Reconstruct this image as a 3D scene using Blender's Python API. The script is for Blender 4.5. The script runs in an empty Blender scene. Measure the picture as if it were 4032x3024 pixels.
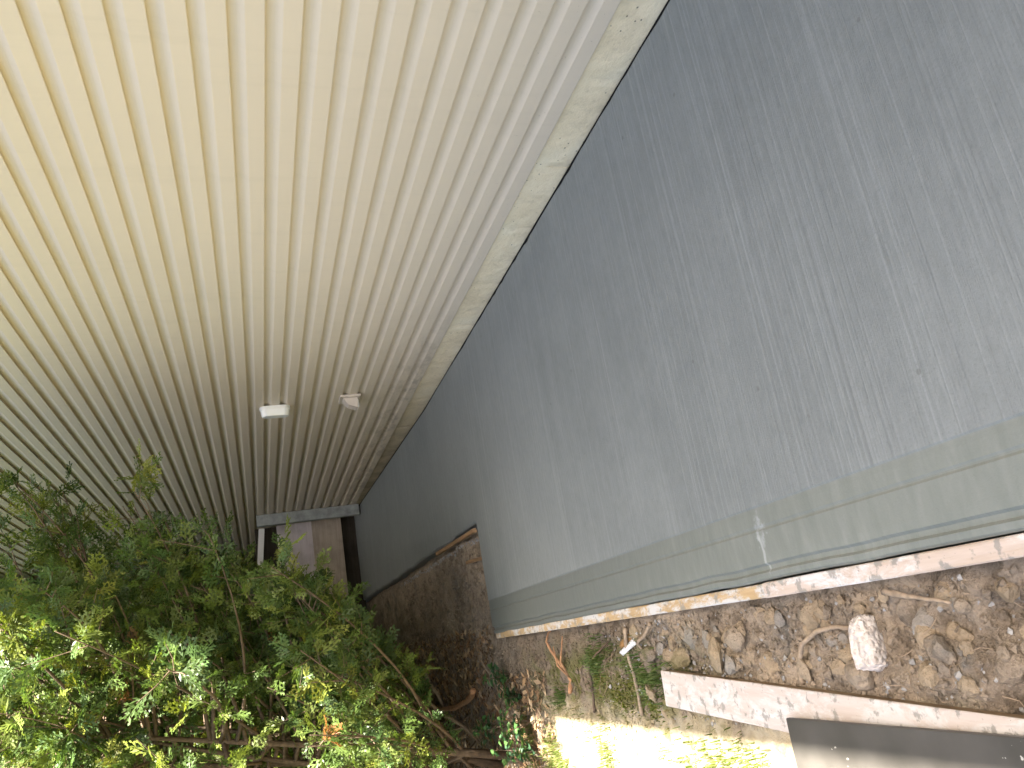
import bpy, math, random
import numpy as np

SC = bpy.context.scene
COL = SC.collection

# ---------------------------------------------------------------- camera
cam_d = bpy.data.cameras.new('camera'); cam = bpy.data.objects.new('camera', cam_d); COL.objects.link(cam)
YAW, PITCH, ROLL = 0.30571, 0.31488, -0.07560
fw = np.array([math.sin(YAW)*math.cos(PITCH), math.cos(YAW)*math.cos(PITCH), -math.sin(PITCH)])
r0 = np.array([math.cos(YAW), -math.sin(YAW), 0.0]); u0 = np.cross(r0, fw)
rt = math.cos(ROLL)*r0 + math.sin(ROLL)*u0
up = -math.sin(ROLL)*r0 + math.cos(ROLL)*u0
from mathutils import Matrix, Vector
ax, ay, az = -up, rt, -fw                      # the phone was held upright, the picture is stored on its side
CAMPOS = (-2.149, 0.0, 1.60)
cam.matrix_world = Matrix(((ax[0], ay[0], az[0], CAMPOS[0]), (ax[1], ay[1], az[1], CAMPOS[1]),
                           (ax[2], ay[2], az[2], CAMPOS[2]), (0, 0, 0, 1)))
cam_d.sensor_width = 36.0; cam_d.lens = 36.0*3270/4032
cam_d.clip_start = 0.05; cam_d.clip_end = 2000
SC.camera = cam

# ---------------------------------------------------------------- sky, sun, exposure
SUN = Vector((0.333, -0.52, 0.90)).normalized()
W = bpy.data.worlds.new('World'); SC.world = W; W.use_nodes = True
nt = W.node_tree
bg = nt.nodes['Background']
sky = nt.nodes.new('ShaderNodeTexSky'); sky.sky_type = 'NISHITA'; sky.sun_disc = False
sky.sun_elevation = math.asin(SUN.z); sky.sun_rotation = math.atan2(SUN.x, SUN.y)
sky.air_density = 1.0; sky.dust_density = 6.0; sky.ozone_density = 0.3
nt.links.new(sky.outputs[0], bg.inputs[0]); bg.inputs[1].default_value = 0.062
sl = bpy.data.lights.new('sun', 'SUN'); sl.energy = 5.0; sl.angle = math.radians(0.53); sl.color = (1.0, 0.93, 0.82)
so = bpy.data.objects.new('sun', sl); COL.objects.link(so)
so.rotation_euler = SUN.to_track_quat('Z', 'Y').to_euler(); so.location = (3, 2, 12)
SC.view_settings.view_transform = 'Standard'; SC.view_settings.look = 'None'
SC.view_settings.gamma = 1.0; SC.view_settings.exposure = 3.18; SC.view_settings.use_curve_mapping = False
SC.cycles.max_bounces = 5; SC.cycles.diffuse_bounces = 3; SC.cycles.transmission_bounces = 3; SC.cycles.transparent_max_bounces = 8

rng = np.random.default_rng(7)
random.seed(7)

# ---------------------------------------------------------------- helpers
def tag(o, label=None, cat=None, group=None, kind=None):
    if label: o['label'] = label
    if cat: o['category'] = cat
    if group: o['group'] = group
    if kind: o['kind'] = kind
    return o

def mesh(name, V, F, mat=None, smooth=False, mats=None, fmat=None):
    me = bpy.data.meshes.new(name)
    me.from_pydata([tuple(map(float, v)) for v in V], [], [tuple(int(i) for i in f) for f in F])
    if mats:
        for m in mats: me.materials.append(m)
        if fmat is not None: me.polygons.foreach_set('material_index', np.asarray(fmat, dtype=np.int32))
    elif mat: me.materials.append(mat)
    if smooth: me.polygons.foreach_set('use_smooth', np.ones(len(me.polygons), dtype=bool))
    me.update()
    return me

def obj(name, me, parent=None, loc=None, rot=None, scale=None):
    o = bpy.data.objects.new(name, me); COL.objects.link(o)
    if parent: o.parent = parent
    if loc is not None: o.location = loc
    if rot is not None: o.rotation_euler = rot
    if scale is not None: o.scale = scale
    return o

def empty(name, loc=(0, 0, 0)):
    o = bpy.data.objects.new(name, None); COL.objects.link(o); o.location = loc; o.empty_display_size = .2
    return o

class MB:
    """collects shapes into one mesh"""
    def __init__(s): s.V = []; s.F = []
    def add(s, V, F):
        n = len(s.V); s.V += [tuple(v) for v in V]; s.F += [tuple(i+n for i in f) for f in F]; return s
    def box(s, x0, x1, y0, y1, z0, z1, b=0.0):
        if b <= 0:
            V = [(x, y, z) for z in (z0, z1) for y in (y0, y1) for x in (x0, x1)]
            F = [(0, 2, 3, 1), (4, 5, 7, 6), (0, 1, 5, 4), (2, 6, 7, 3), (0, 4, 6, 2), (1, 3, 7, 5)]
            return s.add(V, F)
        # chamfered box: 24 vertices
        c = [(x0, x1), (y0, y1), (z0, z1)]; V = []; idx = {}
        for sx in (0, 1):
            for sy in (0, 1):
                for sz in (0, 1):
                    sg = (sx, sy, sz)
                    for a in range(3):
                        p = []
                        for k in range(3):
                            v = c[k][sg[k]]
                            if k != a: v += b if sg[k] == 0 else -b
                            p.append(v)
                        idx[(sg, a)] = len(V); V.append(tuple(p))
        F = []
        for a in range(3):
            o1, o2 = [(1, 2), (2, 0), (0, 1)][a]
            for s_ in (0, 1):
                q = []
                for (i, j) in ((0, 0), (1, 0), (1, 1), (0, 1)):
                    sg = [0, 0, 0]; sg[a] = s_; sg[o1] = i; sg[o2] = j; q.append(idx[(tuple(sg), a)])
                F.append(tuple(q if s_ else q[::-1]))
        for a in range(3):
            o1, o2 = [(1, 2), (2, 0), (0, 1)][a]
            for i in (0, 1):
                for j in (0, 1):
                    s0 = [0, 0, 0]; s0[o1] = i; s0[o2] = j; s1 = list(s0); s1[a] = 1
                    F.append((idx[(tuple(s0), o1)], idx[(tuple(s1), o1)], idx[(tuple(s1), o2)], idx[(tuple(s0), o2)]))
        for sx in (0, 1):
            for sy in (0, 1):
                for sz in (0, 1):
                    F.append(tuple(idx[((sx, sy, sz), a)] for a in range(3)))
        return s.add(V, F)
    def tube(s, P, R, n=6, cap=True):
        P = [Vector(p) for p in P]; rings = []
        t = (P[1]-P[0]).normalized(); a = t.orthogonal().normalized()
        V = []
        for i, p in enumerate(P):
            t = (P[min(i+1, len(P)-1)] - P[max(i-1, 0)]).normalized()
            a = (a - t*a.dot(t)); a = a.normalized() if a.length > 1e-6 else t.orthogonal().normalized()
            b = t.cross(a); r = R[i] if hasattr(R, '__len__') else R
            for k in range(n):
                th = 2*math.pi*k/n; V.append(p + (a*math.cos(th) + b*math.sin(th))*r)
        F = []
        for i in range(len(P)-1):
            for k in range(n):
                F.append((i*n+k, i*n+(k+1) % n, (i+1)*n+(k+1) % n, (i+1)*n+k))
        if cap: F.append(tuple(range(n-1, -1, -1))); F.append(tuple((len(P)-1)*n+k for k in range(n)))
        return s.add(V, F)
    def build(s, name, mat, parent=None, smooth=False, **k):
        return obj(name, mesh(name, s.V, s.F, mat, smooth), parent, **k)

def recalc(o):
    import bmesh
    bm = bmesh.new(); bm.from_mesh(o.data); bmesh.ops.recalc_face_normals(bm, faces=bm.faces[:]); bm.to_mesh(o.data); bm.free()
    return o

# value noise on numpy arrays
def _h(ix, iy, seed):
    n = (ix.astype(np.int64)*374761393 + iy.astype(np.int64)*668265263 + seed*1274126177) & 0xFFFFFFFF
    n = ((n ^ (n >> 13))*1274126177) & 0xFFFFFFFF
    return ((n ^ (n >> 16)) & 0xFFFF)/65535.0
def vnoise(x, y, seed=0):
    x = np.asarray(x, float); y = np.asarray(y, float)
    ix = np.floor(x); iy = np.floor(y); fx = x-ix; fy = y-iy
    fx = fx*fx*(3-2*fx); fy = fy*fy*(3-2*fy)
    a = _h(ix, iy, seed); b = _h(ix+1, iy, seed); c = _h(ix, iy+1, seed); d = _h(ix+1, iy+1, seed)
    return (a*(1-fx)+b*fx)*(1-fy)+(c*(1-fx)+d*fx)*fy
def fbm(x, y, seed=0, oct=4):
    s = 0; a = .5; t = 0
    for i in range(oct):
        s = s+a*vnoise(x*2**i, y*2**i, seed+i*17); t += a; a *= .5
    return s/t

# ---------------------------------------------------------------- materials
class Mat:
    def __init__(s, name, rough=.7, spec=.4):
        s.m = bpy.data.materials.new(name); s.m.use_nodes = True; s.t = s.m.node_tree
        s.b = s.t.nodes['Principled BSDF']; s.b.inputs['Roughness'].default_value = rough
        s.b.inputs['Specular IOR Level'].default_value = spec
        s._co = None
    def n(s, typ, **k):
        nd = s.t.nodes.new(typ)
        for a, v in k.items(): setattr(nd, a, v)
        return nd
    def L(s, a, b): s.t.links.new(a, b)
    def pos(s):
        if s._co is None: s._co = s.n('ShaderNodeNewGeometry').outputs['Position']
        return s._co
    def objco(s): return s.n('ShaderNodeTexCoord').outputs['Object']
    def mapped(s, scale, co=None, rot=(0, 0, 0), loc=(0, 0, 0)):
        mp = s.n('ShaderNodeMapping'); mp.inputs['Scale'].default_value = scale; mp.inputs['Rotation'].default_value = rot
        mp.inputs['Location'].default_value = loc
        s.L(co or s.pos(), mp.inputs['Vector']); return mp.outputs[0]
    def noise(s, scale=1.0, vec=None, detail=4, rough=.6, dist=0):
        nd = s.n('ShaderNodeTexNoise'); nd.inputs['Scale'].default_value = scale; nd.inputs['Detail'].default_value = detail
        nd.inputs['Roughness'].default_value = rough; nd.inputs['Distortion'].default_value = dist
        s.L(vec or s.pos(), nd.inputs['Vector']); return nd.outputs['Fac']
    def voro(s, scale, vec=None, feature='F1', out='Distance'):
        nd = s.n('ShaderNodeTexVoronoi'); nd.feature = feature; nd.inputs['Scale'].default_value = scale
        s.L(vec or s.pos(), nd.inputs['Vector']); return nd.outputs[out]
    def ramp(s, fac, stops):
        nd = s.n('ShaderNodeValToRGB'); cr = nd.color_ramp
        while len(cr.elements) < len(stops): cr.elements.new(.5)
        for e, (p, c) in zip(cr.elements, stops):
            e.position = p; e.color = tuple(c)+(1,) if hasattr(c, '__len__') else (c, c, c, 1)
        s.L(fac, nd.inputs[0]); return nd.outputs[0]
    def mix(s, fac, a, b, mode='MIX'):
        nd = s.n('ShaderNodeMix'); nd.data_type = 'RGBA'; nd.blend_type = mode; nd.clamp_factor = True
        for v, i in ((fac, 0), (a, 6), (b, 7)):
            if hasattr(v, 'is_linked') or hasattr(v, 'links'): s.L(v, nd.inputs[i])
            elif hasattr(v, '__len__'): nd.inputs[i].default_value = tuple(v)+(1,)
            else: nd.inputs[i].default_value = v if i == 0 else (v, v, v, 1)
        return nd.outputs[2]
    def math(s, op, a, b=0.0, c=None, clamp=False):
        nd = s.n('ShaderNodeMath'); nd.operation = op; nd.use_clamp = clamp
        for i, v in enumerate((a, b) if c is None else (a, b, c)):
            if hasattr(v, 'links'): s.L(v, nd.inputs[i])
            else: nd.inputs[i].default_value = v
        return nd.outputs[0]
    def sep(s, v=None):
        nd = s.n('ShaderNodeSeparateXYZ'); s.L(v or s.pos(), nd.inputs[0]); return nd.outputs
    def window(s, v, a, b, soft):
        """1 inside [a,b]"""
        m1 = s.n('ShaderNodeMapRange'); m1.interpolation_type = 'SMOOTHSTEP'
        m1.inputs[1].default_value = a-soft; m1.inputs[2].default_value = a+soft; s.L(v, m1.inputs[0])
        m2 = s.n('ShaderNodeMapRange'); m2.interpolation_type = 'SMOOTHSTEP'
        m2.inputs[1].default_value = b+soft; m2.inputs[2].default_value = b-soft; m2.inputs[3].default_value = 0; m2.inputs[4].default_value = 1
        # reversed range: map explicitly
        m2.inputs[1].default_value = b-soft; m2.inputs[2].default_value = b+soft; m2.inputs[3].default_value = 1; m2.inputs[4].default_value = 0
        s.L(v, m2.inputs[0])
        return s.math('MULTIPLY', m1.outputs[0], m2.outputs[0])
    def color(s, c):
        if hasattr(c, 'links'): s.L(c, s.b.inputs['Base Color'])
        else: s.b.inputs['Base Color'].default_value = tuple(c)+(1,)
        return s
    def rough(s, v):
        if hasattr(v, 'links'): s.L(v, s.b.inputs['Roughness'])
        else: s.b.inputs['Roughness'].default_value = v
    def bump(s, h, strength=.3, dist=.01):
        nd = s.n('ShaderNodeBump'); nd.inputs['Strength'].default_value = strength; nd.inputs['Distance'].default_value = dist
        s.L(h, nd.inputs['Height']); s.L(nd.outputs[0], s.b.inputs['Normal']); return s
    def objrand(s): return s.n('ShaderNodeObjectInfo').outputs['Random']

def mk_siding():
    M = Mat('vinyl_siding', .42, .35)
    big = M.noise(.9, detail=3)
    c = M.mix(big, (.635, .54, .428), (.675, .58, .464))
    streak = M.noise(1, M.mapped((1, 14, .8)), detail=5)
    c = M.mix(M.math('MULTIPLY', M.ramp(streak, [(.52, 0), (.75, 1)]), .12), c, (.42, .36, .28))
    # splashed dirt on the low courses by the far half of the wall
    x, y, z = M.sep()
    low = M.window(z, -.2, .42, .28)
    far = M.window(y, 5.6, 13.0, 1.3)
    dn = M.ramp(M.noise(7, M.mapped((1, .6, 1.6)), detail=6, rough=.7), [(.48, 0), (.62, 1)])
    d = M.math('MULTIPLY', M.math('MULTIPLY', low, far), dn)
    c = M.mix(M.math('MULTIPLY', d, .5), c, (.20, .16, .11))
    sp = M.ramp(M.noise(60, detail=2), [(.70, 0), (.74, 1)])
    lo2 = M.window(z, -.2, .55, .35)
    c = M.mix(M.math('MULTIPLY', M.math('MULTIPLY', sp, lo2), .35), c, (.25, .2, .14))
    M.color(c)
    M.bump(M.noise(1, M.mapped((60, 9, 190)), detail=3), .10, .0015)
    return M.m

def mk_foundation():
    M = Mat('parged_concrete', .9, .2)
    n1 = M.noise(3.0, detail=6, rough=.65); n2 = M.noise(24, detail=6, rough=.7)
    c = M.ramp(n1, [(.25, (.68, .55, .36)), (.5, (.84, .70, .48)), (.75, (.88, .78, .58))])
    c = M.mix(M.math('MULTIPLY', M.ramp(n2, [(.32, 1), (.48, 0)]), .25), c, (.45, .38, .27))
    r = M.objrand()
    c = M.mix(M.math('MULTIPLY', r, .3), c, (.80, .70, .52))
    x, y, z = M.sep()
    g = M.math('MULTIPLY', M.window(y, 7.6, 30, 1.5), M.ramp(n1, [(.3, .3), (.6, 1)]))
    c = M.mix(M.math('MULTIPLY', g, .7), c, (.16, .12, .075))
    st_ = M.ramp(M.noise(2.2, M.mapped((1, 1, .35)), detail=7, rough=.75), [(.56, 0), (.66, 1)])
    c = M.mix(M.math('MULTIPLY', st_, .28), c, (.40, .32, .22))
    pits = M.ramp(M.voro(26, M.mapped((1, 1, 1.3))), [(.07, 1), (.15, 0)])
    pm = M.math('MULTIPLY', pits, M.ramp(M.noise(5, detail=2), [(.5, 0), (.6, 1)]))
    c = M.mix(M.math('MULTIPLY', pm, .8), c, (.12, .10, .08))
    M.color(c)
    M.bump(M.math('SUBTRACT', n2, pm), .5, .012)
    return M.m

def mk_slab():
    M = Mat('new_concrete', .62, .35)
    x, y, z = M.sep()
    n1 = M.noise(.55, detail=5, rough=.6); n2 = M.noise(2.6, detail=5)
    c = M.ramp(n1, [(.3, (.168, .183, .177)), (.7, (.216, .231, .223))])
    c = M.mix(M.ramp(n2, [(.35, 0), (.7, .4)]), c, (.25, .267, .257))
    # broom strokes run across the slab
    wob = M.noise(1.2, detail=2)
    mp = M.mapped((.28, 95, 1), rot=(0, 0, .035))
    st = M.noise(1, mp, detail=4, rough=.55)
    st2 = M.noise(1, M.mapped((.9, 210, 1), rot=(0, 0, .05)), detail=2)
    st3 = M.noise(1, M.mapped((.35, 17, 1), rot=(0, 0, .03)), detail=3)
    fine = M.noise(150, detail=3)
    c = M.mix(M.math('MULTIPLY', M.ramp(st, [(.52, 0), (.68, 1)]), .40), c, (.325, .342, .335))
    c = M.mix(M.math('MULTIPLY', M.ramp(st, [(.28, 1), (.45, 0)]), .32), c, (.135, .14, .138))
    c = M.mix(M.math('MULTIPLY', M.ramp(st3, [(.35, 1), (.6, 0)]), .10), c, (.14, .145, .145))
    c = M.mix(M.math('MULTIPLY', M.ramp(fine, [(.3, 1), (.45, 0)]), .3), c, (.11, .11, .11))
    md_ = M.noise(34, M.mapped((.45, 1, 1)), detail=5, rough=.7)
    c = M.mix(M.math('MULTIPLY', M.ramp(md_, [(.36, 1), (.5, 0)]), .18), c, (.115, .125, .12))
    c = M.mix(M.math('MULTIPLY', M.ramp(md_, [(.54, 0), (.68, 1)]), .14), c, (.29, .305, .30))
    sp = M.ramp(M.voro(5.5), [(.035, 1), (.055, 0)])
    c = M.mix(M.math('MULTIPLY', sp, .45), c, (.09, .09, .085))
    # troweled border along the form
    band = M.math('MULTIPLY', M.window(x, -3.0, -1.878, .008), M.window(y, -9, 6.06, .01))
    cb = M.ramp(M.noise(1, M.mapped((6, 22, 1)), detail=4), [(.35, (.180, .194, .170)), (.55, (.202, .215, .190)), (.75, (.235, .247, .22))])
    band_far = M.window(y, 3.3, 7.5, 1.6)  # border gets darker towards its far end
    cb = M.mix(M.math('MULTIPLY', band_far, .75), cb, (.125, .135, .125))
    c = M.mix(band, c, cb)
    # pale cement smear
    dx = M.math('MULTIPLY', M.math('ADD', x, 1.955), 11.0); dy = M.math('MULTIPLY', M.math('SUBTRACT', y, 2.44), 18.0)
    d = M.math('ADD', M.math('MULTIPLY', dx, dx), M.math('MULTIPLY', dy, dy))
    nz = M.math('MULTIPLY', M.noise(38, detail=4), 2.2)
    sm = M.ramp(M.math('ADD', d, nz), [(.0, 1), (.55, 1), (.80, 0)])
    sm = M.ramp(M.math('MULTIPLY', M.math('ADD', d, nz), .5), [(.5, 1), (.72, 0)])
    c = M.mix(M.math('MULTIPLY', sm, .55), c, (.38, .40, .40))
    ln = M.math('ABSOLUTE', M.math('SUBTRACT', M.math('ADD', y, M.math('MULTIPLY', M.noise(9, detail=2), .05)), 2.475))
    lm = M.math('MULTIPLY', M.ramp(ln, [(.004, 1), (.008, 0)]), M.window(x, -2.09, -1.96, .02))
    c = M.mix(M.math('MULTIPLY', lm, .6), c, (.42, .44, .42))
    M.color(c)
    M.rough(M.mix(band, .60, .5))
    inv = M.math('SUBTRACT', 1.0, band)
    h = M.math('ADD', M.math('MULTIPLY', M.math('ADD', M.math('MULTIPLY', st, 1.0), M.math('MULTIPLY', st2, .7)), M.math('ADD', M.math('MULTIPLY', inv, .75), .25)), M.math('MULTIPLY', fine, .35))
    M.bump(M.math('ADD', h, M.math('MULTIPLY', md_, .8)), .45, .005)
    return M.m

def mk_formwood(name, a, b, c2, spl, splm):
    M = Mat(name, .8, .2)
    co = M.objco()
    g = M.noise(1, M.mapped((30, 2.2, 30), co), detail=5)
    c = M.ramp(g, [(.3, a), (.6, b), (.8, c2)])
    s1 = M.noise(9, M.mapped((1.2, .42, 1), co), detail=7, rough=.75, dist=.4)
    c = M.mix(M.math('MULTIPLY', M.ramp(s1, [(splm-.05, 0), (splm+.04, 1)]), .9), c, spl)
    s2 = M.noise(17, M.mapped((1, 1, 1), co, loc=(3, 7, 1)), detail=4, rough=.65)
    c = M.mix(M.math('MULTIPLY', M.ramp(s2, [(.55, 0), (.61, 1)]), .75), c, (.24, .23, .205))
    s3 = M.noise(70, co, detail=2)
    c = M.mix(M.ramp(s3, [(.71, 0), (.75, .55)]), c, (.14, .12, .10))
    M.color(c); M.bump(M.math('ADD', g, M.math('MULTIPLY', s1, 1.5)), .5, .006)
    return M.m

def mk_soil():
    M = Mat('soil', .95, .15)
    x, y, z = M.sep()
    n1 = M.noise(2.3, detail=6, rough=.65); n2 = M.noise(11, detail=7, rough=.7); n3 = M.noise(55, detail=5, rough=.7)
    c = M.ramp(n1, [(.3, (.20, .165, .125)), (.45, (.31, .25, .185)), (.60, (.42, .335, .24)), (.76, (.48, .42, .34))])
    c = M.mix(M.ramp(n2, [(.36, .65), (.52, 0)]), c, (.10, .075, .052))
    c = M.mix(M.ramp(n2, [(.55, 0), (.75, .6)]), c, (.33, .26, .175))
    gr = M.ramp(M.noise(3.6, M.mapped((1, 1, 1), loc=(4, 2, 0)), detail=5), [(.56, 0), (.66, 1)])
    c = M.mix(M.math('MULTIPLY', gr, .7), c, (.16, .155, .14))
    c = M.mix(M.ramp(n3, [(.3, .5), (.48, 0)]), c, (.06, .045, .03))
    c = M.mix(M.ramp(n3, [(.62, 0), (.74, .7)]), c, (.42, .37, .30))
    # darker earth before the slab end, in the corner past the slab end and leaf mould under the hedge
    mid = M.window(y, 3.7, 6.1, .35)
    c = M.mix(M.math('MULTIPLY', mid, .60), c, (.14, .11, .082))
    rnd = M.objrand()
    c = M.mix(M.math('MULTIPLY', M.ramp(rnd, [(.0, 0), (.01, 0), (.02, .55), (.35, .55), (.36, 0)]), 1.0), c, (.44, .335, .21))
    c = M.mix(M.ramp(rnd, [(.36, 0), (.37, .6), (.62, .6), (.63, 0)]), c, (.33, .31, .275))
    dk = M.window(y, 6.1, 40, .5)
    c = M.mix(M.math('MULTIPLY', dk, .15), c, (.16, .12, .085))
    mo = M.math('MULTIPLY', M.window(y, 3.3, 5.6, .6), M.math('MULTIPLY', M.window(x, -2.75, -2.3, .15), M.ramp(M.noise(6, detail=4), [(.44, 0), (.54, 1)])))
    c = M.mix(M.math('MULTIPLY', mo, .8), c, (.12, .125, .03))
    sk = M.math('MULTIPLY', M.window(y, 6.0, 12, .2), M.ramp(M.noise(1, M.mapped((5, 40, 1)), detail=5), [(.5, 0), (.68, .6)]))
    c = M.mix(sk, c, (.38, .325, .255))
    # grass-grown yard further out, its near strip painted pale as sunlight
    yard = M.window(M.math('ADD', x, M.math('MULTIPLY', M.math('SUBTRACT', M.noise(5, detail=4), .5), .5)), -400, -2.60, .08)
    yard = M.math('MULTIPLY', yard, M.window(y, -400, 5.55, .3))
    yard_sun_col = M.ramp(M.noise(9, detail=5), [(.33, (.22, .21, .085)), (.45, (.46, .39, .25)), (.65, (.58, .51, .38))])
    yard_sun_col = M.mix(M.window(x, -400, -3.9, .35), yard_sun_col, M.ramp(M.noise(3, detail=5), [(.35, (.075, .105, .03)), (.65, (.13, .15, .05))]))
    c = M.mix(M.math('MULTIPLY', yard, .8), c, yard_sun_col)
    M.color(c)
    M.bump(M.math('ADD', n2, M.math('MULTIPLY', n3, .6)), .9, .03)
    return M.m

def mk_simple(name, c, rough=.6, spec=.4, var=.25, scale=12, bump=.2, co='obj', dark=None):
    M = Mat(name, rough, spec)
    v = M.objco() if co == 'obj' else M.pos()
    n = M.noise(scale, v, detail=5)
    d = dark or tuple(k*(1-var) for k in c); l = tuple(min(1, k*(1+var*.6)) for k in c)
    M.color(M.ramp(n, [(.3, d), (.7, l)]))
    if bump: M.bump(M.noise(scale*4, v, detail=4), bump, .004)
    return M.m

def mk_grainwood(name, a, b, stretch=(3, 40, 40), rough=.85):
    M = Mat(name, rough, .2)
    co = M.objco()
    g = M.noise(1, M.mapped(stretch, co), detail=5); n = M.noise(3, co, detail=5)
    c = M.ramp(g, [(.3, a), (.7, b)])
    c = M.mix(M.ramp(n, [(.45, 0), (.7, .5)]), c, tuple(k*.45 for k in a))
    M.color(c); M.bump(g, .4, .004)
    return M.m

def mk_leaf(name, attr=True, base=(.07, .13, .03), trans=.35, rough=.5):
    M = Mat(name, rough, .35)
    if attr:
        a = M.n('ShaderNodeAttribute'); a.attribute_name = 'tint'; c = a.outputs['Color']
    else:
        n = M.noise(30, detail=2); c = M.ramp(n, [(.3, tuple(k*.7 for k in base)), (.7, tuple(k*1.3 for k in base))])
    M.color(c)
    tr = M.n('ShaderNodeBsdfTranslucent'); M.L(M.mix(1.0, c, (1.25, 1.3, .55), 'MULTIPLY'), tr.inputs[0])
    mx = M.n('ShaderNodeMixShader'); mx.inputs[0].default_value = trans
    M.L(M.b.outputs[0], mx.inputs[1]); M.L(tr.outputs[0], mx.inputs[2])
    M.L(mx.outputs[0], M.t.nodes['Material Output'].inputs[0])
    return M.m

def mk_panel():
    M = Mat('dark_film_board', .42, .45)
    co = M.objco()
    n = M.noise(5, co, detail=6); c = M.ramp(n, [(.3, (.050, .046, .041)), (.7, (.085, .078, .069))])
    s = M.ramp(M.noise(46, M.mapped((1, .7, 1), co), detail=3), [(.71, 0), (.735, 1)])
    c = M.mix(M.math('MULTIPLY', s, .8), c, (.55, .53, .48))
    M.color(c); M.rough(M.ramp(n, [(.3, .35), (.7, .6)])); M.bump(n, .15, .004)
    return M.m

def mk_aggregate():
    M = Mat('aggregate', .9, .25)
    co = M.pos()
    v = M.voro(62, co, 'F1', 'Color'); d = M.voro(62, co)
    c = M.mix(.6, M.ramp(M.sep(v)[0], [(.1, (.44, .37, .31)), (.5, (.62, .55, .48)), (.9, (.70, .65, .59))]), (.62, .55, .49))
    c = M.mix(M.ramp(M.noise(45, co, detail=4), [(.35, .55), (.5, 0)]), c, (.36, .29, .24))
    M.color(c); M.bump(M.math('SUBTRACT', M.noise(40, co, detail=4), d), .8, .012)
    return M.m

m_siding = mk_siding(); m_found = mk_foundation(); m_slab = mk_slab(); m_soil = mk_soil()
m_form_near = mk_formwood('spruce_form_near', (.44, .34, .26), (.56, .47, .40), (.48, .33, .20), (.64, .62, .60), .54)
m_form_far = mk_formwood('spruce_form_far', (.38, .26, .13), (.50, .36, .20), (.30, .25, .18), (.56, .56, .55), .52)
m_plank = mk_formwood('splattered_plank', (.47, .40, .345), (.55, .485, .44), (.46, .38, .31), (.60, .575, .55), .52)
m_plankedge = mk_grainwood('plank_edge_wood', (.25, .17, .10), (.36, .27, .18), (40, 3, 40))
m_panel = mk_panel()
m_agg = mk_aggregate()
m_white = mk_simple('white_plastic', (.86, .85, .82), .35, .45, .06, 6, 0)
m_lens = mk_simple('frosted_glass', (.92, .92, .90), .25, .5, .04, 9, 0)
m_beige = mk_simple('beige_plastic', (.62, .54, .47), .4, .4, .08, 6, 0)
m_black = mk_simple('asphalt_joint', (.012, .012, .012), .9, .1, .3, 30, .3)
m_trim = mk_simple('weathered_post', (.34, .36, .355), .7, .3, .35, 9, .3)
m_board_grey = mk_grainwood('greyed_board', (.55, .49, .50), (.68, .62, .64))
m_board_brown = mk_grainwood('brown_board', (.42, .35, .28), (.54, .46, .38))
m_darkwood = mk_grainwood('dark_board', (.035, .028, .02), (.06, .05, .04))  # near-black wood, also stands in for the dark gap in the fence
m_bark = mk_simple('thuja_bark', (.125, .09, .062), .9, .15, .45, 26, .6, 'pos')
m_twig = mk_simple('pale_twig', (.34, .26, .18), .85, .2, .4, 30, .4, 'pos')
m_orange = mk_simple('fresh_split_wood', (.42, .23, .12), .8, .2, .4, 30, .4, 'pos')
m_lath = mk_grainwood('lath_wood', (.26, .15, .075), (.40, .26, .14), (40, 4, 40))
m_thuja = mk_leaf('thuja_leaf', True, trans=.38, rough=.42)
m_grass = mk_leaf('grass_blade', True, trans=.3, rough=.5)
m_weed = mk_leaf('weed_leaf', True, trans=.35, rough=.45)
m_litter = mk_leaf('dry_leaf', True, trans=.15, rough=.7)
m_roof = mk_simple('roof_shingle', (.09, .085, .08), .9, .2, .3, 8, .5)
m_soffit = mk_simple('soffit_metal', (.66, .61, .52), .5, .4, .06, 4, 0)
m_clod = mk_soil(); m_clod.name = 'clod'

# ================================================================ SETTING: ground
def ground_z(x, y):
    x = np.asarray(x, float); y = np.asarray(y, float)
    base = -.135 + .0*x
    rough = np.clip((6.6-y)/1.6, .55, 1)*np.clip((x+3.0)/.5, .35, 1)
    near = np.clip((x+8)/3, 0, 1)*np.clip((30-y)/8, 0, 1)
    n = fbm(x*3.2, y*3.2, 3, 5)-.5
    cl = np.abs(fbm(x*7+3, y*7, 9, 4)-.5)*2
    z = base + near*rough*(n*.16 + (.35-cl)*.12) + near*(fbm(x*22, y*22, 5, 3)-.5)*.022
    # soil banked against the narrow slab past the notch, rising with it
    s = np.clip((y-6.0)/.8, 0, 1)*np.clip((x+3.2)/1.2, 0, 1)
    z = z + s*(.06 + np.clip(y-7.5, 0, 5)*.026)
    # a little lower right at the form board
    z = z - np.clip(1-np.abs(x+2.2)/.09, 0, 1)*np.clip((6.0-y)*4, 0, 1)*.012
    # level bed under the plank and the sheet
    pl = (np.abs(x+2.56-(y-2.27)*.067) < .11) & (y < 3.62) & (y > .9)
    z = np.where(pl, np.minimum(z, -.102), z)
    z = np.where((x < -2.54) & (x > -3.12) & (y < 2.62) & (y > -.2), np.minimum(z, -.06), z)
    # nothing may rise through the slab
    under = (x > -2.19) & (y < 6.12)
    z = np.where(under & (x > -2.15), np.minimum(z, -.16), z)
    und2 = (x > -1.33) & (y >= 6.0)
    z = np.where(und2, np.minimum(z, -.10+np.clip(y-7.5, 0, 5)*.026), z)
    return z
xs = np.concatenate([-np.geomspace(400, 4.2, 26)[:-1], np.arange(-4.2, -3.2, .06), np.arange(-3.2, -1.2, .018), np.arange(-1.2, 1.0, .2), np.geomspace(1.0, 400, 22)])
ys = np.concatenate([-np.geomspace(400, .6, 22)[:-1], np.arange(-.6, 1.2, .09), np.arange(1.2, 7.2, .018), np.arange(7.2, 14, .05), np.geomspace(14, 600, 30)])
X, Y = np.meshgrid(xs, ys); Z = ground_z(X, Y)
nx, ny = len(xs), len(ys)
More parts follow.
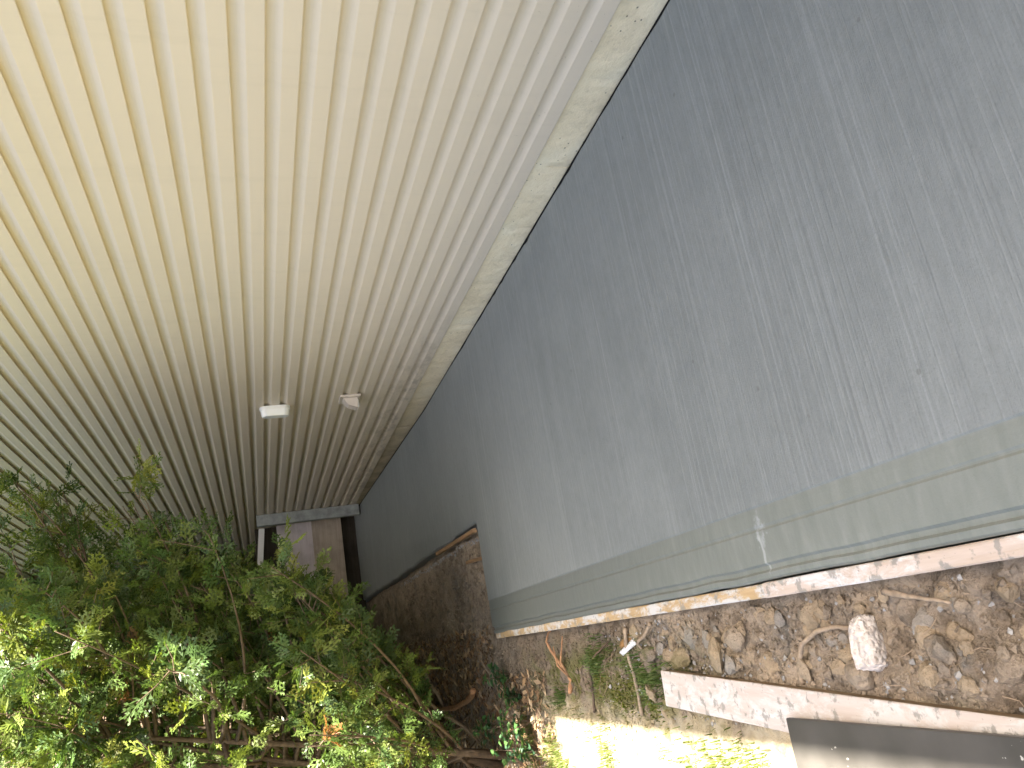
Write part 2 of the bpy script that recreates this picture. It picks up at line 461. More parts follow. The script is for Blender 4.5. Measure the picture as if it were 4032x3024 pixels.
V = np.stack([X.ravel(), Y.ravel(), Z.ravel()], 1)
ii = (np.arange(ny-1)[:, None]*nx + np.arange(nx-1)[None, :]).ravel()
F = np.stack([ii, ii+1, ii+nx+1, ii+nx], 1)
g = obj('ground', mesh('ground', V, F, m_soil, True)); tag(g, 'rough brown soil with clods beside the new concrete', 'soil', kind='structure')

# ================================================================ SETTING: concrete walkway
def slab_rise(y): return np.clip(np.asarray(y, float)-7.3, 0, 6)*.026
prof_main = [(-.034, -.12), (-.034, -.002), (-.040, 0.0)] + [(x, 0.0) for x in np.linspace(-.15, -1.30, 12)] + \
    [(x, 0.0) for x in np.linspace(-1.40, -1.84, 5)] + [(-1.874, 0.0), (-1.880, -.0035), (-1.90, -.0020), (-1.938, -.0015), (-1.945, -.006), (-1.950, -.006), (-1.957, -.0015), (-2.0, -.0015), (-2.04, -.0015),
     (-2.062, -.0025), (-2.070, -.014), (-2.084, -.015), (-2.092, -.006), (-2.108, -.008), (-2.116, -.016), (-2.118, -.13)]
yy = np.concatenate([np.arange(-6, 1.0, .5), np.arange(1.0, 6.0, .06), [6.02, 6.05, 6.06]])
PV = []; PF = []; npf = len(prof_main)
for j, y in enumerate(yy):
    for (x, z) in prof_main:
        und = float(fbm(np.array(x*1.7+8), np.array(y*1.1), 21, 3)-.5)*.006 if z > -.05 else 0
        e = 0
        if x < -2.06: e = float(vnoise(np.array(y*6.), np.array(0.), 4)-.5)*.006
        if y > 6.055 and z > -.05 and x < -1.34: und -= .012
        xx = x + e
        if abs(x+.034) < .007: xx += -abs(float(fbm(np.array(y*9.), np.array(3.), 8, 4)-.5))*.03
        PV.append((xx, y, z+und))
for j in range(len(yy)-1):
    for i in range(npf-1):
        a = j*npf+i; PF.append((a, a+npf, a+npf+1, a+1))
PF.append(tuple(range((len(yy)-1)*npf, len(yy)*npf)))
n0 = len(PV)
prof_far = [(-.034, -.12), (-.034, -.002), (-.040, 0.0)] + [(x, 0.0) for x in np.linspace(-.15, -1.20, 10)] + [(-1.285, -.001), (-1.30, -.012), (-1.305, -.13)]
yf = np.concatenate([np.arange(6.06, 13.6, .15)])
npf2 = len(prof_far)
for y in yf:
    for (x, z) in prof_far:
        und = float(fbm(np.array(x*1.7+8), np.array(y*1.1), 21, 3)-.5)*.006 if z > -.05 else 0
        e = float(fbm(np.array(y*4.), np.array(1.), 14, 3)-.5)*.05 if x < -1.27 else 0
        PV.append((x+e, y, z+und+float(slab_rise(y))))
for j in range(len(yf)-1):
    for i in range(npf2-1):
        a = n0+j*npf2+i; PF.append((a, a+npf2, a+npf2+1, a+1))
PF.append(tuple(n0+(len(yf)-1)*npf2+i for i in range(npf2)))
slab = obj('concrete_walkway', mesh('concrete_walkway', PV, PF, m_slab, False)); recalc(slab)
tag(slab, 'fresh grey broom-finished concrete walkway beside the house wall', 'walkway', kind='structure')
jb = MB()
for k in range(60):
    y0 = -6+k*.33; y1 = y0+.33
    zz = float(slab_rise(y0)); z2 = float(slab_rise(y1))
    jb.add([(-.022, y0, -.1), (-.046, y0, -.1), (-.046, y0, zz-.006), (-.022, y0, zz-.003), (-.022, y1, -.1), (-.046, y1, -.1), (-.046, y1, z2-.006), (-.022, y1, z2-.003)],
           [(2, 3, 7, 6)])
j = jb.build('expansion_joint', m_black, slab); 

# ================================================================ HOUSE
house = empty('house', (0, 0, 0))
tag(house, 'two-storey house wall clad in cream dutch-lap siding', 'house')
LAP = .125; ZB = .182
sprof = [(-.0038, .014), (-.0245, .014), (-.0248, .001), (-.0256, -.0004), (-.0266, .0016), (-.0268, .006), (-.0262, .064), (-.0254, .067), (-.0218, .073), (-.0162, .082), (-.0112, .091), (-.0076, .101), (-.0054, .112), (-.0042, .138)]
def siding_course(zb, y0, y1, seed, out=0.0):
    ys_ = np.arange(y0, y1+.001, .4) if y1-y0 > 1 else np.array([y0, y1]); ys_ = np.append(ys_, y1) if ys_[-1] < y1-.01 else ys_
    V = []; F = []; n = len(sprof)
    for y in ys_:
        w = (float(vnoise(np.array(y*.9), np.array(seed*3.1), 33))-.5)*.0010
        dz = (float(vnoise(np.array(y*.35), np.array(seed*1.7), 35))-.5)*.0008
        for (x, z) in sprof: V.append((x-out+w*(1 if x < -.0052 else .2), y, zb+z+dz))
    for j in range(len(ys_)-1):
        for i in range(n-1):
            a = j*n+i; F.append((a, a+1, a+n+1, a+n))
    F.append(tuple(range(n))); F.append(tuple((len(ys_)-1)*n+i for i in range(n)))
    me = mesh('siding_board', V, F, m_siding, False)
    return obj('siding_board', me, house)
NC = 44
for k in range(NC):
    zb = ZB + k*LAP
    if k in (1, 2):
        siding_course(zb, -6, 5.62, k); siding_course(zb, 5.60, 26, k+50, .0012)
    elif k in (13, 14):
        siding_course(zb, -6, 1.9, k); siding_course(zb, 1.87, 26, k+50, .0012)
    else:
        siding_course(zb, -6, 26, k)
MB().box(.004, 7.5, -5.98, 25.98, .19, 5.70).build('wall', m_soffit, house)
# foundation stones: long pours with cracked joints
yj = [-6, -3.2, -.4, .9, 1.85, 2.63, 3.30, 3.90, 4.62, 5.3, 6.1, 7.0, 7.9, 9.1, 10.4, 11.9, 14.5, 20, 26]
for k in range(len(yj)-1):
    y0, y1 = yj[k]+.0007, yj[k+1]-.0007
    nseg = max(2, int((y1-y0)/.05)) if y0 > 0 and y1 < 12 else 4
    V = []; F = []
    zs = np.linspace(-.35, .187, 12)
    for i in range(nseg+1):
        y = y0+(y1-y0)*i/nseg
        e = min(i, nseg-i)/nseg*(y1-y0)
        for z in zs:
            jag = (float(fbm(np.array(z*30), np.array((k if i == 0 else k+1)*5.), 77, 3))-.5)*.045 if i in (0, nseg) else 0
            ww = -.0185 + (float(fbm(np.array(y*9), np.array(z*9), 61, 4))-.5)*.010 + (.004 if e < .012 else 0) + (k % 3)*.0012
            V.append((max(ww, -.0228), y+jag, z))
    m = len(zs)
    for i in range(nseg):
        for q in range(m-1):
            a = i*m+q; F.append((a, a+1, a+m+1, a+m))
    nb = len(V)
    V += [(.2, y0, -.35), (.2, y0, .187), (.2, y1, -.35), (.2, y1, .187)]
    F += [(nb, nb+1, nb+3, nb+2), tuple(list(range(m))+[nb+1, nb]), tuple([nseg*m+q for q in range(m)]+[nb+3, nb+2]),
          tuple([i*m+m-1 for i in range(nseg+1)]+[nb+3, nb+1])]
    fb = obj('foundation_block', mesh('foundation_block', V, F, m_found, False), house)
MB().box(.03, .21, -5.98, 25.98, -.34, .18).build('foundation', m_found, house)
# eave, fascia, roof
MB().box(-.455, .0, -6.3, 26.3, 5.66, 5.675).build('soffit', m_soffit, house)
MB().box(-.478, -.457, -6.3, 26.3, 5.62, 5.80, .003).build('fascia', m_soffit, house)
r = MB(); r.add([(-.50, -6.4, 5.80), (-.50, 26.4, 5.80), (3.75, 26.4, 7.7), (3.75, -6.4, 7.7), (8.0, 26.4, 5.80), (8.0, -6.4, 5.80),
                 (-.50, -6.4, 5.77), (-.50, 26.4, 5.77), (8.0, 26.4, 5.77), (8.0, -6.4, 5.77)],
                [(0, 3, 2, 1), (3, 5, 4, 2), (0, 1, 7, 6), (4, 5, 9, 8), (0, 6, 9, 5, 3), (1, 2, 4, 8, 7), (6, 7, 8, 9)])
recalc(r.build('roof', m_roof, house))

# wall lamp: white bulkhead, long side upright
lamp = empty('wall_lamp', (-.0275, 6.87, 1.345)); tag(lamp, 'small white oblong bulkhead lamp fixed upright on the siding', 'lamp')
def capsule_slab(h, w, d0, d1, taper, n=10):
    """rounded-end oblong, long in z, thickness from x=-d0 to -d1"""
    V = []; F = []; out = []
    for s_, zc in ((1, h/2-w/2), (-1, -h/2+w/2)):
        for i in range(n+1):
            a = math.pi*i/n
            out.append((w/2*math.cos(a)*s_, zc+s_*w/2*math.sin(a)))
    N = len(out)
    lay = [(d0, 1.0), (d0+(d1-d0)*.55, 1-(1-taper)*.25), (d0+(d1-d0)*.88, 1-(1-taper)*.65), (d1, taper)]
    for d, sc in lay:
        for (yy_, zz_) in out: V.append((-d, yy_*sc, zz_*sc if abs(zz_) < 1e-9 else zz_ - math.copysign((1-sc)*w/2, zz_)))
    for l in range(len(lay)-1):
        for i in range(N): F.append((l*N+i, l*N+(i+1) % N, (l+1)*N+(i+1) % N, (l+1)*N+i))
    F.append(tuple((len(lay)-1)*N+i for i in range(N))); F.append(tuple(range(N-1, -1, -1)))
    return V, F
V, F = capsule_slab(.248, .120, 0, .026, .97); recalc(obj('lamp_base', mesh('lamp_base', V, F, m_white), lamp))
V, F = capsule_slab(.232, .104, .0262, .082, .80); recalc(obj('lamp_lens', mesh('lamp_lens', V, F, m_lens, False), lamp))

# hooded outlet on a mounting block
vh = empty('vent_hood', (-.0272, 6.76, .74)); tag(vh, 'beige hooded vent on a square mounting block, low on the siding', 'vent')
MB().box(-.020, 0, -.10, .10, -.085, .085, .004).build('mounting_block', m_beige, vh)
hd = MB(); hd.add([(-.021, -.06, .06), (-.021, .06, .06), (-.021, .06, -.06), (-.021, -.06, -.06), (-.075, -.055, .02), (-.075, .055, .02), (-.105, .05, -.055), (-.105, -.05, -.055)],
                  [(0, 1, 5, 4), (4, 5, 6, 7), (0, 4, 7, 3), (1, 2, 6, 5), (3, 7, 6, 2), (0, 3, 2, 1)])
recalc(hd.build('hood', m_beige, vh))
MB().box(-.098, -.03, -.045, .045, -.066, -.0605).build('flap', m_white, vh)

# ================================================================ board fence at the far end
fz = .12
fence = empty('board_fence', (-.1, 12.5, fz)); tag(fence, 'low fence of wide weathered boards closing off the walkway end', 'fence')
def fpart(name, x0, x1, y0, y1, z0, z1, mat, b=.003):
    me = MB().box(-(x1-x0)/2, (x1-x0)/2, -(y1-y0)/2, (y1-y0)/2, -(z1-z0)/2, (z1-z0)/2, b)
    return me.build(name, mat, fence, loc=((x0+x1)/2+.1, (y0+y1)/2-12.5, (z0+z1)/2-fz))
fpart('post', -.175, -.022, 11.80, 11.90, .14, 1.53, m_trim, .006)
b1 = fpart('board', -2.2, -.08, 12.50, 12.535, .70, 1.255, m_board_grey); b1.rotation_euler = (0, -.004, 0)
b2 = fpart('board', -2.2, -.06, 12.46, 12.495, .345, .768, m_board_brown)
fpart('board', -2.2, -.05, 12.53, 12.56, .10, .34, m_darkwood)
fpart('board', -2.2, -.08, 12.60, 12.63, 1.05, 1.56, m_darkwood)  # backing board added to darken the gap under the rail
fpart('rail', -1.8, -.10, 12.44, 12.48, 1.52, 1.60, m_white).rotation_euler = (0, .112, 0)
fpart('post', -1.30, -1.21, 12.56, 12.65, .0, 1.45, m_darkwood)

# ================================================================ FORM BOARDS
def board(name, p0, p1, w, h, mat, label, cat, group=None, b=.003, roll=0.0, warp=0.0, mat2=None):
    """board from p0 to p1 (top centre line); w = horizontal width, h = height downwards"""
    p0 = Vector(p0); p1 = Vector(p1); L = (p1-p0).length; n = max(2, int(L/.12))
    V = []; F = []; fm = []
    pr = [(-w/2+b, 0), (w/2-b, 0), (w/2, -b), (w/2, -h+b), (w/2-b, -h), (-w/2+b, -h), (-w/2, -h+b), (-w/2, -b)]
    N = len(pr)
    for i in range(n+1):
        t = i/n; y = (t-.5)*L; dx = warp*math.sin(t*math.pi)+ (random.random()-.5)*.0012
        for k, (x, z) in enumerate(pr): V.append((x+dx, y, z+(random.random()-.5)*.0012))
    for i in range(n):
        for k in range(N):
            F.append((i*N+k, (i+1)*N+k, (i+1)*N+(k+1) % N, i*N+(k+1) % N)); fm.append(0 if k in (0, 7, 1) else 1)
    F.append(tuple(range(N))); F.append(tuple(n*N+k for k in range(N))); fm += [1, 1]
    me = mesh(name, V, F, mats=[mat, mat2 or mat], fmat=fm)
    o = obj(name, me, loc=(p0+p1)/2); recalc(o)
    d = (p1-p0).normalized(); o.rotation_euler = (math.asin(d.z), roll, math.atan2(-d.x, d.y))
    if label: tag(o, label, cat, group)
    return o
board('form_board', (-2.148, -2.2, -.004), (-2.146, 2.505, -.004), .050, .14, m_form_near, 'pale pinkish cement-splashed form board along the near slab edge', 'board', 'form boards', .004)
board('form_board', (-2.146, 2.52, -.014), (-2.128, 6.03, -.012), .046, .13, m_form_far, 'yellow-orange form board with white spatter along the far slab edge', 'board', 'form boards', .004)
board('wood_lath', (-1.345, 6.16, .008), (-1.325, 7.62, .012), .030, .03, m_lath, 'longer orange lath lying along the narrow slab past the notch', 'lath', 'laths at the slab notch')
board('wood_lath', (-1.56, 6.10, -.045), (-1.52, 6.78, -.05), .026, .02, m_lath, 'shorter brown lath on soil at the slab end', 'lath', 'laths at the slab notch')

# splattered plank and dark sheet lying on the soil
board('plank', (-2.645, 1.0, -.056), (-2.475, 3.545, -.058), .148, .038, m_plank, 'long cement-splattered plank lying on the soil', 'plank', None, .003, .03, 0, m_plankedge)
pan = MB().box(-.26, .26, -1.25, 1.25, -.009, .009, .002).build('panel_sheet', m_panel, loc=(-2.818, 1.335, -.022), rot=(0, .02, -.004))
tag(pan, 'dark brown film-faced sheet overlapping the pale plank', 'panel')

# ================================================================ loose things on the soil
def lump_mesh(name, seed, mat, sub=2, amp=.35, flat=.7):
    import bmesh
    bm = bmesh.new(); bmesh.ops.create_icosphere(bm, subdivisions=sub, radius=1)
    rr = np.random.default_rng(seed); pl = [Vector(rr.normal(size=3)).normalized() for _ in range(7)]; of = rr.uniform(.55, .9, 7)
    for v in bm.verts:
        p = v.co.copy()
        for n_, o_ in zip(pl, of):
            d = p.dot(n_)
            if d > o_: p -= n_*(d-o_)*.85
        p *= 1+ (rr.random()-.5)*amp*.45
        p.z *= flat; v.co = p
    me = bpy.data.meshes.new(name); bm.to_mesh(me); bm.free(); me.materials.append(mat); return me

def block_mesh(name, seed, mat):
    import bmesh
    bm = bmesh.new(); bmesh.ops.create_cube(bm, size=2.0); bmesh.ops.subdivide_edges(bm, edges=bm.edges[:], cuts=9, use_grid_fill=True)
    for v in bm.verts:
        p = v.co; m = max(abs(p.x), abs(p.y), abs(p.z)); l = p.length
        q = p*(1-.30*(1-m/l)*1.6)
        n_ = float(fbm(np.array(p.x*1.6+p.z), np.array(p.y*1.6-p.z*.7), seed, 4))-.5
        v.co = q*(1+n_*.42)+Vector((0, 0, 0))
        v.co.y *= 1-.18*v.co.x
    me = bpy.data.meshes.new(name); bm.to_mesh(me); bm.free(); me.materials.append(mat); return me
ch = obj('concrete_chunk', block_mesh('concrete_chunk', 5, m_agg), loc=(-2.342, 2.155, -.080), rot=(.12, .10, .10), scale=(.078, .040, .036))
tag(ch, 'pinkish broken lump of pebbly concrete on the soil', 'rubble')
clods = [lump_mesh('soil_clod', 40+k, m_clod, 2, .62, .66) for k in range(7)]
n_cl = 0
for k in range(900):
    x = rng.uniform(-2.62, -2.19); y = rng.uniform(1.15, 3.75)
    if y < 3.62 and x < -2.355-(3.55-y)*.067: continue
    if (abs(x+2.345) < .13 and abs(y-2.10) < .09): continue
    s = rng.uniform(.014, .05)*(1 if rng.random() < .8 else 1.3)
    if x > -2.19-s: continue
    o = obj('soil_clod', clods[k % 7], loc=(x, y, float(ground_z(x, y))+s*.12), rot=(rng.uniform(-.4, .4), rng.uniform(-.4, .4), rng.uniform(0, 6.28)), scale=(s*rng.uniform(.8, 1.3), s, s*rng.uniform(.7, 1.1)))
    tag(o, 'brown lump of dug earth between the form board and the plank', 'soil clod', 'clods of dug earth'); n_cl += 1
    if n_cl >= 170: break
# crumbs: nobody could count them
cb = MB()
tet = [(1, 1, 1), (-1, -1, 1), (-1, 1, -1), (1, -1, -1), (.2, .3, -1.1)]
OCT = np.array([(1, 0, 0), (0, 1, 0), (-1, 0, 0), (0, -1, 0), (0, 0, .8), (0, 0, -.8)])
OCF = np.array([(0, 1, 4), (1, 2, 4), (2, 3, 4), (3, 0, 4), (1, 0, 5), (2, 1, 5), (3, 2, 5), (0, 3, 5)])
def crumbs(n, xr, yr, sr, mb):
    x = rng.uniform(*xr, n); y = rng.uniform(*yr, n); sz = rng.uniform(*sr, n)*(.5+rng.random(n))
    k = ~(((x > -2.19) & (y < 6.1)) | (x > -1.36)); x = x[k]; y = y[k]; sz = sz[k]; n = len(x)
    z = ground_z(x, y); a = rng.uniform(0, 6.28, n); q = rng.uniform(.6, 1.2, (n, 6))*sz[:, None]
    ca = np.cos(a)[:, None]; sa = np.sin(a)[:, None]; P = OCT[None]
    Vx = x[:, None]+q*(P[..., 0]*ca-P[..., 1]*sa); Vy = y[:, None]+q*(P[..., 0]*sa+P[..., 1]*ca); Vz = (z+sz*.3)[:, None]+q*P[..., 2]
    V = np.stack([Vx, Vy, Vz], 2).reshape(-1, 3); F = (OCF[None]+6*np.arange(n)[:, None, None]).reshape(-1, 3)
    mb.add(V.tolist(), F.tolist())
crumbs(5200, (-2.62, -2.18), (1.0, 4.3), (.004, .013), cb)
crumbs(4200, (-2.75, -2.19), (3.8, 6.3), (.004, .013), cb)
crumbs(4200, (-2.3, -1.36), (6.08, 9.8), (.005, .016), cb)
c_ = cb.build('soil_crumbs', m_clod); tag(c_, 'fine crumbs of loose earth scattered over the dug soil', 'soil', kind='stuff')
m_pebble = mk_simple('grey_pebble', (.34, .33, .31), .85, .2, .35, 20, .3, 'pos')
pb = MB(); crumbs(700, (-2.62, -2.18), (1.0, 4.2), (.004, .011), pb)
crumbs(260, (-1.40, -1.365), (6.2, 9.8), (.006, .016), pb)
p_ = pb.build('gravel', m_pebble); tag(p_, 'grey gravel and cement crumbs strewn on the soil', 'gravel', kind='stuff')

fb = MB()
for k in range(120):
    x = rng.uniform(-2.6, -2.2); y = rng.uniform(1.1, 5.2); a = rng.uniform(0, 6.28); L = rng.uniform(.03, .12)
    if y < 3.55 and x < -2.37-(3.55-y)*.07: continue
    pts = []
    for t in (0, .33, .66, 1):
        px = min(x+math.cos(a)*L*t, -2.2); py = y+math.sin(a)*L*t; a += rng.uniform(-.4, .4)
        pts.append((px, py, float(ground_z(px, py))+.012+.02*math.sin(t*3.1)*rng.random()))
    fb.tube(pts, [.0016, .0015, .0013, .0008], 4, False)
f_ = fb.build('root_fibres', m_twig); tag(f_, 'fine pale root fibres and straw on the dug soil', 'roots', kind='stuff')
def stick(name, pts, r0, r1, mat, label, cat='stick', group=None, extra=()):
    pts = [Vector(p) for p in pts]; o0 = pts[0].copy()
    P = []
    for i in range(len(pts)-1):           # Catmull-Rom through the points
        a = pts[max(i-1, 0)]; b = pts[i]; c = pts[i+1]; d = pts[min(i+2, len(pts)-1)]
        for k in range(5):
            t = k/5; P.append(.5*((2*b)+(c-a)*t+(2*a-5*b+4*c-d)*t*t+(3*b-a-3*c+d)*t**3))
    P.append(pts[-1])
    P = [p-o0+Vector((random.uniform(-1, 1), random.uniform(-1, 1), random.uniform(-1, 1)))*r0*.25 for p in P]
    R = [(r0+(r1-r0)*i/(len(P)-1))*random.uniform(.85, 1.15) for i in range(len(P))]
    mb = MB().tube(P, R, 7)
    for e, ra, rb in extra:
        e = [Vector(p)-o0 for p in e]; mb.tube(e, [ra+(rb-ra)*i/(len(e)-1) for i in range(len(e))], 6)
    o = mb.build(name, mat, smooth=True, loc=o0)
    return tag(o, label, cat, group)
def gp(x, y, dz=.0): return (x, y, float(ground_z(x, y))+dz)
stick('stick', [gp(-2.20, 3.76, .03), gp(-2.32, 3.81, .025), gp(-2.45, 3.88, .03), gp(-2.61, 3.97, .02)], .009, .008, m_twig, 'straight thin stick lying across the soil and moss')
stick('dead_branch', [gp(-2.455, 2.56, .012), gp(-2.39, 2.52, .03), gp(-2.325, 2.44, .045), gp(-2.290, 2.33, .04), gp(-2.30, 2.25, .02)], .010, .007, m_twig, 'arched pale twig on the clods beside the concrete lump', 'branch')
stick('wood_sliver', [(-2.205, 2.02, -.07), (-2.225, 1.93, -.075), (-2.255, 1.80, -.08)], .012, .004, m_twig, 'pale wood sliver poking out from under the near form board', 'wood')
tw = [gp(-2.53, 4.97, .01), gp(-2.44, 4.96, .03), gp(-2.36, 4.97, .04), gp(-2.22, 5.02, .045), gp(-2.15, 5.05, .035)]
stick('broken_twig', tw, .016, .004, m_orange, 'orange-brown splintered stem with three prongs on the soil', 'twig', None,
      [([tw[1], (-2.34, 4.86, -.06), (-2.2, 4.78, -.07)], .010, .003), ([tw[1], (-2.36, 4.93, -.06), (-2.25, 4.93, -.055)], .009, .003)])
stick('dead_branch', [gp(-2.62, 4.62, .02), gp(-2.48, 4.50, .035), gp(-2.36, 4.42, .03), gp(-2.26, 4.28, .03), gp(-2.22, 4.10, .03)], .008, .004, m_bark, 'dark curved twig behind the grass tufts', 'branch')
stick('dead_branch', [gp(-2.20, 3.50, .02), gp(-2.25, 3.62, .03), gp(-2.28, 3.70, .03), gp(-2.35, 3.70, .02)], .009, .005, m_twig, 'short forked twig next to the torn white scrap', 'branch', None,
      [([gp(-2.26, 3.64, .03), gp(-2.24, 3.8, .03), gp(-2.23, 3.88, .02)], .006, .003)])
# branches and roots below the hedge
stick('dead_branch', [gp(-2.30, 8.8, .25), gp(-2.36, 8.6, .18), gp(-2.52, 8.3, .12), gp(-2.68, 8.5, .06), gp(-2.80, 8.7, .02)], .022, .013, m_twig, 'crooked pale branch end standing in front of the hedge foot', 'branch', None,
      [([gp(-2.45, 8.42, .14), gp(-2.38, 8.0, .22), gp(-2.32, 7.9, .30)], .012, .005)])
stick('dead_branch', [gp(-2.52, 6.9, .08), gp(-2.60, 7.3, .08), gp(-2.68, 7.9, .09), gp(-2.72, 8.6, .07), gp(-2.9, 9.3, .05)], .026, .018, m_orange, 'orange-barked root lying on the leaf mould below the hedge', 'root')
stick('dead_branch', [gp(-2.55, 7.7, .35), gp(-2.68, 7.6, .25), gp(-2.82, 7.45, .12), gp(-2.92, 7.3, .08), gp(-3.02, 6.9, .04)], .016, .010, m_twig, 'long bare branch trailing from the hedge to the ground', 'branch', None,
      [([gp(-2.82, 7.45, .12), gp(-2.86, 7.9, .18), gp(-2.84, 8.4, .3)], .010, .004), ([gp(-2.92, 7.3, .08), gp(-2.98, 7.15, .2), gp(-3.0, 6.95, .32)], .008, .003)])
stick('dead_branch', [gp(-2.22, 6.72, .01), gp(-2.30, 6.62, .06), gp(-2.40, 6.52, .07), gp(-2.50, 6.48, .03)], .007, .004, m_twig, 'thin bent twig on the earth beyond the slab corner', 'branch')

# torn white and brown scrap
sc_ = empty('packaging_scrap', gp(-2.275, 3.80, .02)); sc_.rotation_euler = (.3, .2, .5); tag(sc_, 'torn white and brown scrap lying by the grass tuft', 'litter')
def scrap(name, w, l, mat, ox, oz):
    V = []; F = []
    for i in range(6):
        for j2 in range(5):
            a = (i/5-.5)*1.7; V.append((ox+math.sin(a)*w*(1-.25*(j2/4)), (j2/4-.5)*l+random.uniform(-.006, .006), oz+math.cos(a)*w*.9+random.uniform(-.003, .003)))
    for i in range(5):
        for j2 in range(4): a = i*5+j2; F.append((a, a+5, a+6, a+1))
    me = mesh(name, V, F, mat, True); o = obj(name, me, sc_)
    md = o.modifiers.new('thick', 'SOLIDIFY'); md.thickness = .003
    return o
scrap('white_side', .028, .12, mk_simple('dull_white_card', (.62, .62, .62), .8, .2, .25, 20, .2), -.022, 0)
scrap('brown_side', .030, .11, mk_simple('brown_card', (.26, .15, .06), .8, .2, .3, 20, .2), .018, -.004)

# ================================================================ VEGETATION
def attr_mesh(name, V, F4, tint, mat):
    """V (n,3), F4 (m,k) numpy, tint (n,3)"""
    me = bpy.data.meshes.new(name)
    n = len(V); m, k = F4.shape
    me.vertices.add(n); me.vertices.foreach_set('co', np.ascontiguousarray(V, dtype=np.float32).ravel())
    me.loops.add(m*k); me.loops.foreach_set('vertex_index', F4.astype(np.int32).ravel())
    me.polygons.add(m); me.polygons.foreach_set('loop_start', np.arange(0, m*k, k, dtype=np.int32))
    a = me.attributes.new('tint', 'FLOAT_COLOR', 'POINT')
    a.data.foreach_set('color', np.concatenate([tint, np.ones((n, 1))], 1).astype(np.float32).ravel())
    me.materials.append(mat); me.update(calc_edges=True); me.validate()
    return me

# --- flat thuja sprays: fan of scaly shoots
def spray_template(seed, n0=7, n1=4):
    rr = np.random.default_rng(seed); Q = []
    def shoot(p, d, L, w, lvl):
        d = d/np.linalg.norm(d); nrm = np.array([-d[1], d[0]])
        q = [p, p+d*L*.45+nrm*w, p+d*L, p+d*L*.45-nrm*w]; Q.append(q)
    def axis(p, ang, L, lvl):
        d = np.array([math.cos(ang), math.sin(ang)])
        shoot(p, d, L, .026 if lvl == 0 else .038, lvl)
        n = n0 if lvl == 0 else n1
        for i in range(n):
            t = .12+.8*i/n+rr.uniform(-.03, .03)
            s = 1 if i % 2 else -1
            l = L*(.62 if lvl == 0 else .52)*(1-t*.62)*rr.uniform(.8, 1.15)
            if lvl == 0: axis(p+d*L*t, ang+s*rr.uniform(.55, .8), l, 1)
            else: shoot(p+d*L*t, np.array([math.cos(ang+s*.65), math.sin(ang+s*.65)]), l, .047, 2)
    axis(np.zeros(2), 0, 1.0, 0)
    Q = np.array(Q)                                   # (m,4,2)
    z = -.25*(Q[..., 0]**2)*.6+.10*np.abs(Q[..., 1]) + rr.normal(size=Q.shape[:2])*.018
    return np.concatenate([Q, z[..., None]], 2)
SPR = [spray_template(100+k, 6, 3) for k in range(6)]
SPL = [spray_template(200+k, 6, 1) for k in range(6)]
GREENS = np.array([(.074, .115, .026), (.058, .095, .022), (.092, .135, .032), (.048, .080, .022), (.108, .138, .034), (.066, .115, .034)])
YEL = np.array([(.15, .18, .035), (.13, .17, .035), (.18, .195, .04)])
BRN = np.array([(.24, .11, .04), (.20, .12, .05)])

def norm(v): return v/np.maximum(np.linalg.norm(v, axis=-1, keepdims=True), 1e-9)

